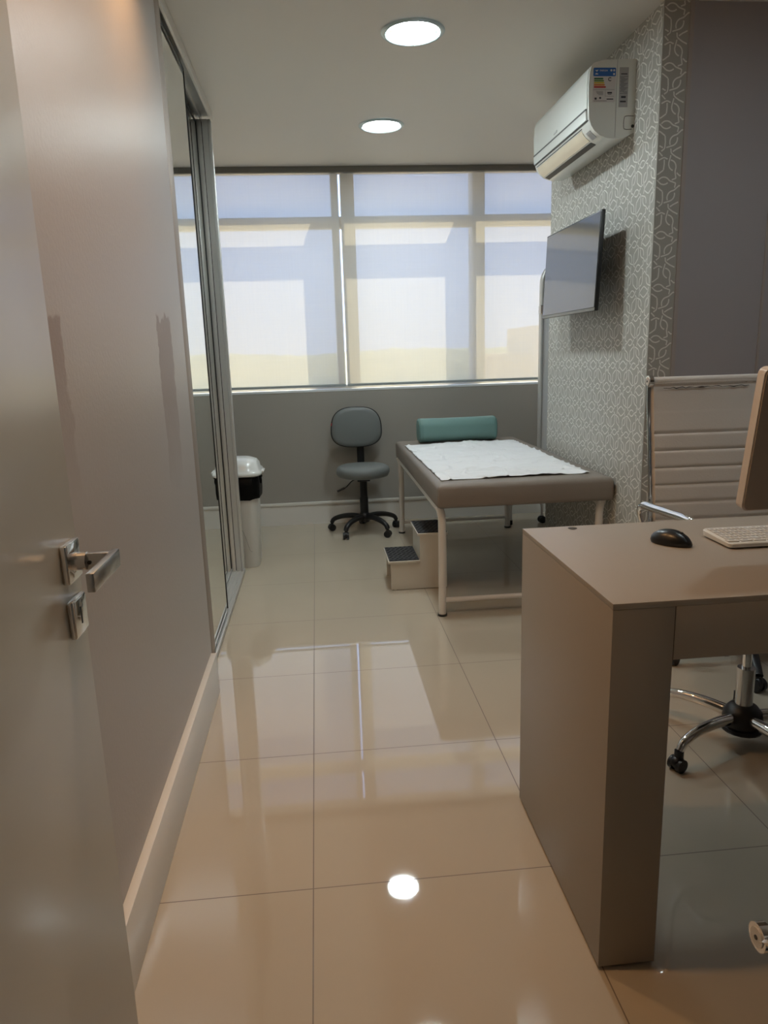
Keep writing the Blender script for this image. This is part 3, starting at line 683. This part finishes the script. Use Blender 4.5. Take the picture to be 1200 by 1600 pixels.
# sheet
sh = MB(); nx, ny = 110, 190
A, B, C, D = Vector((.566, 3.292, 0)), Vector((1.300, 3.308, 0)), Vector((1.292, 4.700, 0)), Vector((.556, 4.640, 0))
V = []
for i in range(nx+1):
    for jj in range(ny+1):
        u, v = i/nx, jj/ny; p = A.lerp(B, u).lerp(D.lerp(C, u), v)
        p.x += .006*noise.noise(Vector((v*6, 1, 3)))*(1-abs(2*u-1))**0 ; p.y += .006*noise.noise(Vector((u*7, 5, v)))
        a1 = 1-abs(noise.noise(Vector((p.x*2.0+.3*p.y, p.y*8, 1.7)))); a1 = max(0, a1-.86)/.14
        a2 = 1-abs(noise.noise(Vector((p.x*7+p.y*2, p.y*3.2-p.x*3, 8.1)))); a2 = max(0, a2-.88)/.12
        fold = max(0, 1-abs(v-.37)/.004)*.0012 + max(0, 1-abs(u-.45)/.006)*.0012
        edge = min(u, 1-u, v, 1-v); lift = .003*max(0, noise.noise(Vector((p.x*9, p.y*9, 0))))*(1 if edge < .02 else 0)
        z = .6632+.0080*a1**1.5+.0075*a2**1.5+fold+lift+.0012*noise.noise(Vector((p.x*14, p.y*14, 2)))
        V.append(sh.bm.verts.new((p.x, p.y, z)))
for i in range(nx):
    for jj in range(ny):
        k = i*(ny+1)+jj; sh.bm.faces.new((V[k], V[k+ny+1], V[k+ny+2], V[k+1]))
sh.bm.transform(Matrix.Translation((-.93, -4.0, -.66)))
so = sh.build('bed_sheet', M['sheet'], smooth=80); so.location = (.93, 4.0, .66)
md = so.modifiers.new('thickness', 'SOLIDIFY'); md.thickness = .0012; md.offset = -1
tag(so, 'white creased sheet spread over the examination couch', 'sheet')
# bolster
bo = MB(); R = []
for x, s_ in ((-.266, .80), (-.264, .92), (-.256, 1.0), (-.235, 1.02), (-.1, .99), (.1, .99), (.235, 1.02), (.256, 1.0), (.264, .92), (.266, .80)):
    R.append([(x, y, z) for y, z in rrect(.158*s_, .152*s_, .052*s_, 8)])
bo.rings(R); bob = bo.build('bolster', M['teal'], smooth=50)
bob.location = (.930, 4.775, .744); bob.rotation_euler = (0, 0, math.radians(1.5)); tag(bob, 'teal green padded bolster at the head of the couch', 'bolster')
for x in (-.255, .255):
    MB().tube([(x, y, z) for y, z in rrect(.160, .154, .053, 8)]+[(x, *rrect(.160, .154, .053, 8)[0])], .0022, 6).build('seam_piping', M['teal'], bob)

# ------------------------------------------------------------------ two-tread step stool
ss = tag(empty('step_stool', (.50, 3.81, 0)), 'white two-step stool with black ribbed treads beside the couch', 'step stool')
def spart(mb, name, mat, parent=None, sm=30): mb.bm.transform(Matrix.Translation((-.50, -3.81, 0))); return mb.build(name, mat, parent or ss, smooth=sm)
SX0, SX1, SX2, SY0, SY1, Z1, Z2 = .350, .503, .655, 3.668, 3.950, .150, .298
for y in (SY0, SY1-.016):
    spart(MB().rings([[(x, y, z) for x, z in ((SX0, .004), (SX2, .004), (SX2, Z2), (SX1+.006, Z2), (SX1+.006, Z1), (SX0, Z1))], [(x, y+.016, z) for x, z in ((SX0, .004), (SX2, .004), (SX2, Z2), (SX1+.006, Z2), (SX1+.006, Z1), (SX0, Z1))]]), 'side_board', M['step_white'], sm=0)
spart(MB().box((SX1+.006, SY0+.016, Z1), (SX1+.020, SY1-.016, Z2)), 'riser', M['step_white'], sm=0)
spart(MB().box((SX2-.014, SY0+.016, .02), (SX2, SY1-.016, Z2)), 'rear_board', M['step_white'], sm=0)
for (a, c, z) in ((SX0-.012, SX1+.005, Z1), (SX1-.006, SX2+.006, Z2)):
    tr_ = spart(MB().box((a, SY0-.006, z), (c, SY1+.004, z+.014), .001), 'tread', M['step_white'])
    mt = MB(); mt.box((a+.004, SY0+.002, z+.014), (c-.004, SY1-.002, z+.018))
    ng = 6
    for i in range(ng):
        for q in range(11):
            xx = a+.016+(c-a-.032)*(i+.5*(q % 2)*.8)/(ng-.6); yy = SY0+.016+(SY1-SY0-.034)*q/10
            mt.box((xx-.006, yy-.004, z+.018), (xx+.006, yy+.004, z+.0205))
    spart(mt, 'rubber_mat', M['rubber'], tr_, 0)
for x in (SX0+.02, SX2-.02):
    for y in (SY0+.008, SY1-.008): spart(MB().cyl((x, y, 0), (x, y, .006), .007), 'glide_foot', M['white_plastic'])

# ------------------------------------------------------------------ lidded bin
bn = tag(empty('waste_bin', (-.520, 4.375, 0)), 'white lidded bin with a black liner beside the mirrored wardrobe', 'bin')
BW = .27
def ring(w, d, r, z): return [(x, y, z) for x, y in rrect(w, d, r, 6)]
MB().rings([ring(.225, .235, .05, .0), ring(.232, .242, .05, .006), ring(.236, .246, .05, .075), ring(.240, .250, .05, .078), ring(.262, .27, .055, .40), ring(.268, .276, .055, .41), ring(.270, .278, .055, .53)]).build('bin_body', M['white_plastic'], bn, smooth=50)
bg = MB(); R = []
for w, z, wob in ((.272, .432, .010), (.290, .428, .012), (.300, .47, .010), (.300, .52, .006), (.290, .562, .002), (.274, .566, 0)):
    q = rrect(w, w+.008, .055, 6); R.append([(x+wob*noise.noise(Vector((x*20, y*20, z*9)))*.8, y+wob*noise.noise(Vector((y*22, x*9, z*14))), z+wob*2.2*noise.noise(Vector((x*9, y*9, 4)))) for x, y in q])
bg.rings(R, cap=False); bg.ellip((.150, -.04, .555), (.014, .016, .012)); bg.ellip((.152, -.045, .530), (.008, .012, .022)); bg.build('bin_liner', M['bag'], bn, smooth=60)
MB().rings([ring(.300, .30, .06, .566), ring(.322, .322, .07, .570), ring(.326, .326, .07, .582), ring(.316, .316, .07, .592), ring(.296, .296, .08, .602), ring(.288, .288, .085, .628), ring(.262, .262, .09, .650), ring(.20, .20, .08, .664), ring(.12, .12, .05, .669), ring(.03, .03, .014, .670)]).build('bin_lid', M['white_plastic'], bn, smooth=60)
for sx in (-1, 1): MB().box((sx*.155-.02, -.05, .574), (sx*.155+.02, .05, .590), .006).build('lid_tab', M['white_plastic'], bn)
MB().tube(spline([(-.02, -.134, .30), (.03, -.133, .24), (.06, -.131, .14), (.075, -.128, .105), (.118, -.09, .10)], 5), .0012, 6).build('body_groove', M['grey_paper'], bn)

# ------------------------------------------------------------------ folding privacy screen in the alcove
fs = tag(empty('folding_screen', (1.80, 5.00, 0)), 'white folding privacy screen on castors behind the couch, mostly behind the patterned pillar', 'privacy screen')
def fpart(mb, name, mat, parent=None, sm=40): mb.bm.transform(Matrix.Translation((-1.80, -5.00, 0))); return mb.build(name, mat, parent or fs, smooth=sm)
for k, y in enumerate((4.985, 5.02, 5.055)):
    x0, x1 = 1.578+.006*k, 2.12
    q = spline([(x0, y, .17), (x0, y, .9), (x0, y, 1.60), (x0+.008, y, 1.74), (x0+.05, y, 1.80), (x0+.12, y, 1.81), (x1-.12, y, 1.81), (x1-.04, y, 1.79), (x1, y, 1.70), (x1, y, .9), (x1, y, .17)], 5)
    pf = fpart(MB().tube(q, .0115, 12), 'panel_frame', M['alu'])
    fpart(MB().tube([(x0, y, .20), (x1, y, .20)], .0095, 10), 'bottom_tube', M['alu'], pf)
    fpart(MB().rings([[(a, y-.002, c) for a, c in rrect(x1-x0-.022, 1.52, .05, 5, (x0+x1)/2, .99)], [(a, y+.002, c) for a, c in rrect(x1-x0-.022, 1.52, .05, 5, (x0+x1)/2, .99)]]), 'panel_cloth', M['screen_fabric'], pf, 0)
    for z in (.45, 1.52): fpart(MB().cyl((x0, y, z-.028), (x0, y, z+.028), .0150, seg=14), 'hinge_collar', M['chrome_soft'], pf)
ft = fpart(MB().tube(spline([(1.372, 5.00, .03), (1.372, 5.00, .12), (1.382, 5.00, .150), (1.41, 5.00, .165), (1.56, 5.00, .165), (1.597, 5.00, .150), (1.607, 5.00, .12), (1.607, 5.00, .055)], 5), .0105, 12), 'support_foot', M['steel_white'])
fpart(MB().cyl((1.372, 5.00, 0), (1.372, 5.00, .032), .014), 'foot_cap', M['black_plastic'], ft)
cs = MB(); caster(cs, (1.607, 5.00), .2, .026); fpart(cs, 'caster', M['black_plastic'], ft)
ft = fpart(MB().tube(spline([(2.0, 5.00, .055), (2.0, 5.00, .12), (2.01, 5.00, .150), (2.04, 5.00, .165), (2.2, 5.00, .165), (2.23, 5.00, .15), (2.24, 5.00, .12), (2.24, 5.00, .055)], 5), .0105, 12), 'support_foot', M['steel_white'])
cs = MB(); caster(cs, (2.24, 5.00), .2, .026); caster(cs, (2.0, 5.00), .2, .026); fpart(cs, 'caster', M['black_plastic'], ft)

# ------------------------------------------------------------------ outside: town seen through the blinds
gz = -22.
M['ground'] = new_mat('dry_ground', (.68, .53, .30), .9, var=.25, var_scale=.01)
M['far_building'] = new_mat('far_building', (.62, .54, .42), .8)
M['far_window'] = new_mat('far_window', (.10, .11, .12), .3)
M['trees'] = new_mat('far_trees', (.34, .34, .22), .95, var=.3, var_scale=.05)
g = MB(); g.box((-1800, 40, gz-1), (1800, 3500, gz)); struct(g.build('ground', M['ground'], smooth=0))
tb = tag(empty('apartment_building', (50, 120, gz)), 'pale distant apartment block outside, faint through the right blind', 'building')
MB().box((-11, 0, 0), (22, 26, 27.2)).box((-17, 10, 0), (-11, 26, 22.5)).build('facade', M['far_building'], tb, smooth=0)
for fl in range(8):
    for cc in range(6):
        MB().box((-9.3+cc*5.2, -.15, 1.6+fl*3.2), (-6.3+cc*5.2, .02, 3.2+fl*3.2)).build('window', M['far_window'], tb, smooth=0)
th = MB(); R1 = []; nn = 220
for i in range(nn+1):
    x = -420+1000*i/nn; hgt = 25.5+5*noise.noise(Vector((i*.05, 0, 0)))+2.0*noise.noise(Vector((i*.33, 4, 0)))+.8*noise.noise(Vector((i*.9, 7, 0)))
    R1.append([(x, 560, gz), (x, 600, gz+hgt*.8), (x, 630, gz+hgt), (x, 700, gz+hgt*.85), (x, 760, gz)])
th.rings(R1); to = th.build('tree_line', M['trees'], smooth=60)
tag(to, 'distant line of trees on the horizon beyond the blinds', 'trees', kind='stuff')

# ------------------------------------------------------------------ light
def add_light(kind, name, loc, **kw):
    d = bpy.data.lights.new(name, kind)
    for k, v in kw.items(): setattr(d, k, v)
    o = bpy.data.objects.new(name, d); o.location = loc; COL.objects.link(o); return o
sd = Vector((-.94, -1, -2.2)).normalized()
sun = add_light('SUN', 'sun', (8, 20, 30), energy=14., angle=.009, color=(1., .86, .60)); sun.rotation_euler = sd.to_track_quat('-Z', 'Y').to_euler()

for x, y, pw_ in SPOTS:
    o = add_light('SPOT', 'spot_lamp', (x, y, H-.012), energy=pw_, color=(1., .56, .25), spot_size=math.radians(140), spot_blend=.9, shadow_soft_size=.03)
w = bpy.data.worlds.new('sky'); scene.world = w; w.use_nodes = True; nt = w.node_tree; N, L = nt.nodes.new, nt.links.new
bg_ = nt.nodes['Background']; tc = N('ShaderNodeTexCoord'); sp = N('ShaderNodeSeparateXYZ'); L(tc.outputs['Generated'], sp.inputs[0])
rp = N('ShaderNodeValToRGB'); e = rp.color_ramp.elements; e[0].position = .0; e[0].color = (.50, .57, .76, 1); e[1].position = 1.; e[1].color = (.20, .34, .74, 1)
x = rp.color_ramp.elements.new(.12); x.color = (.46, .58, .88, 1); x = rp.color_ramp.elements.new(.35); x.color = (.38, .54, .90, 1)
L(sp.outputs[2], rp.inputs[0]); L(rp.outputs[0], bg_.inputs[0]); bg_.inputs[1].default_value = 3.05

# ------------------------------------------------------------------ camera
cam = bpy.data.cameras.new('camera'); co = bpy.data.objects.new('camera', cam); COL.objects.link(co)
fw = Vector((.08515335, .97229682, -.21768737)); rt = Vector((.99509911, -.09401254, -.03064978)); up = Vector((.05026602, .21401058, .97553719))
Mx = Matrix((rt, up, -fw)).transposed().to_4x4(); Mx.translation = (0, 0, 1.2607); co.matrix_world = Mx
cam.sensor_fit = 'HORIZONTAL'; cam.sensor_width = 36; cam.lens = 36*1113.22/1200; cam.clip_start = .02; cam.clip_end = 6000
scene.camera = co
vs = scene.view_settings; scene.display_settings.display_device = 'sRGB'; vs.view_transform = 'Standard'; vs.look = 'None'; vs.gamma = 1; vs.use_curve_mapping = False; vs.exposure = .13
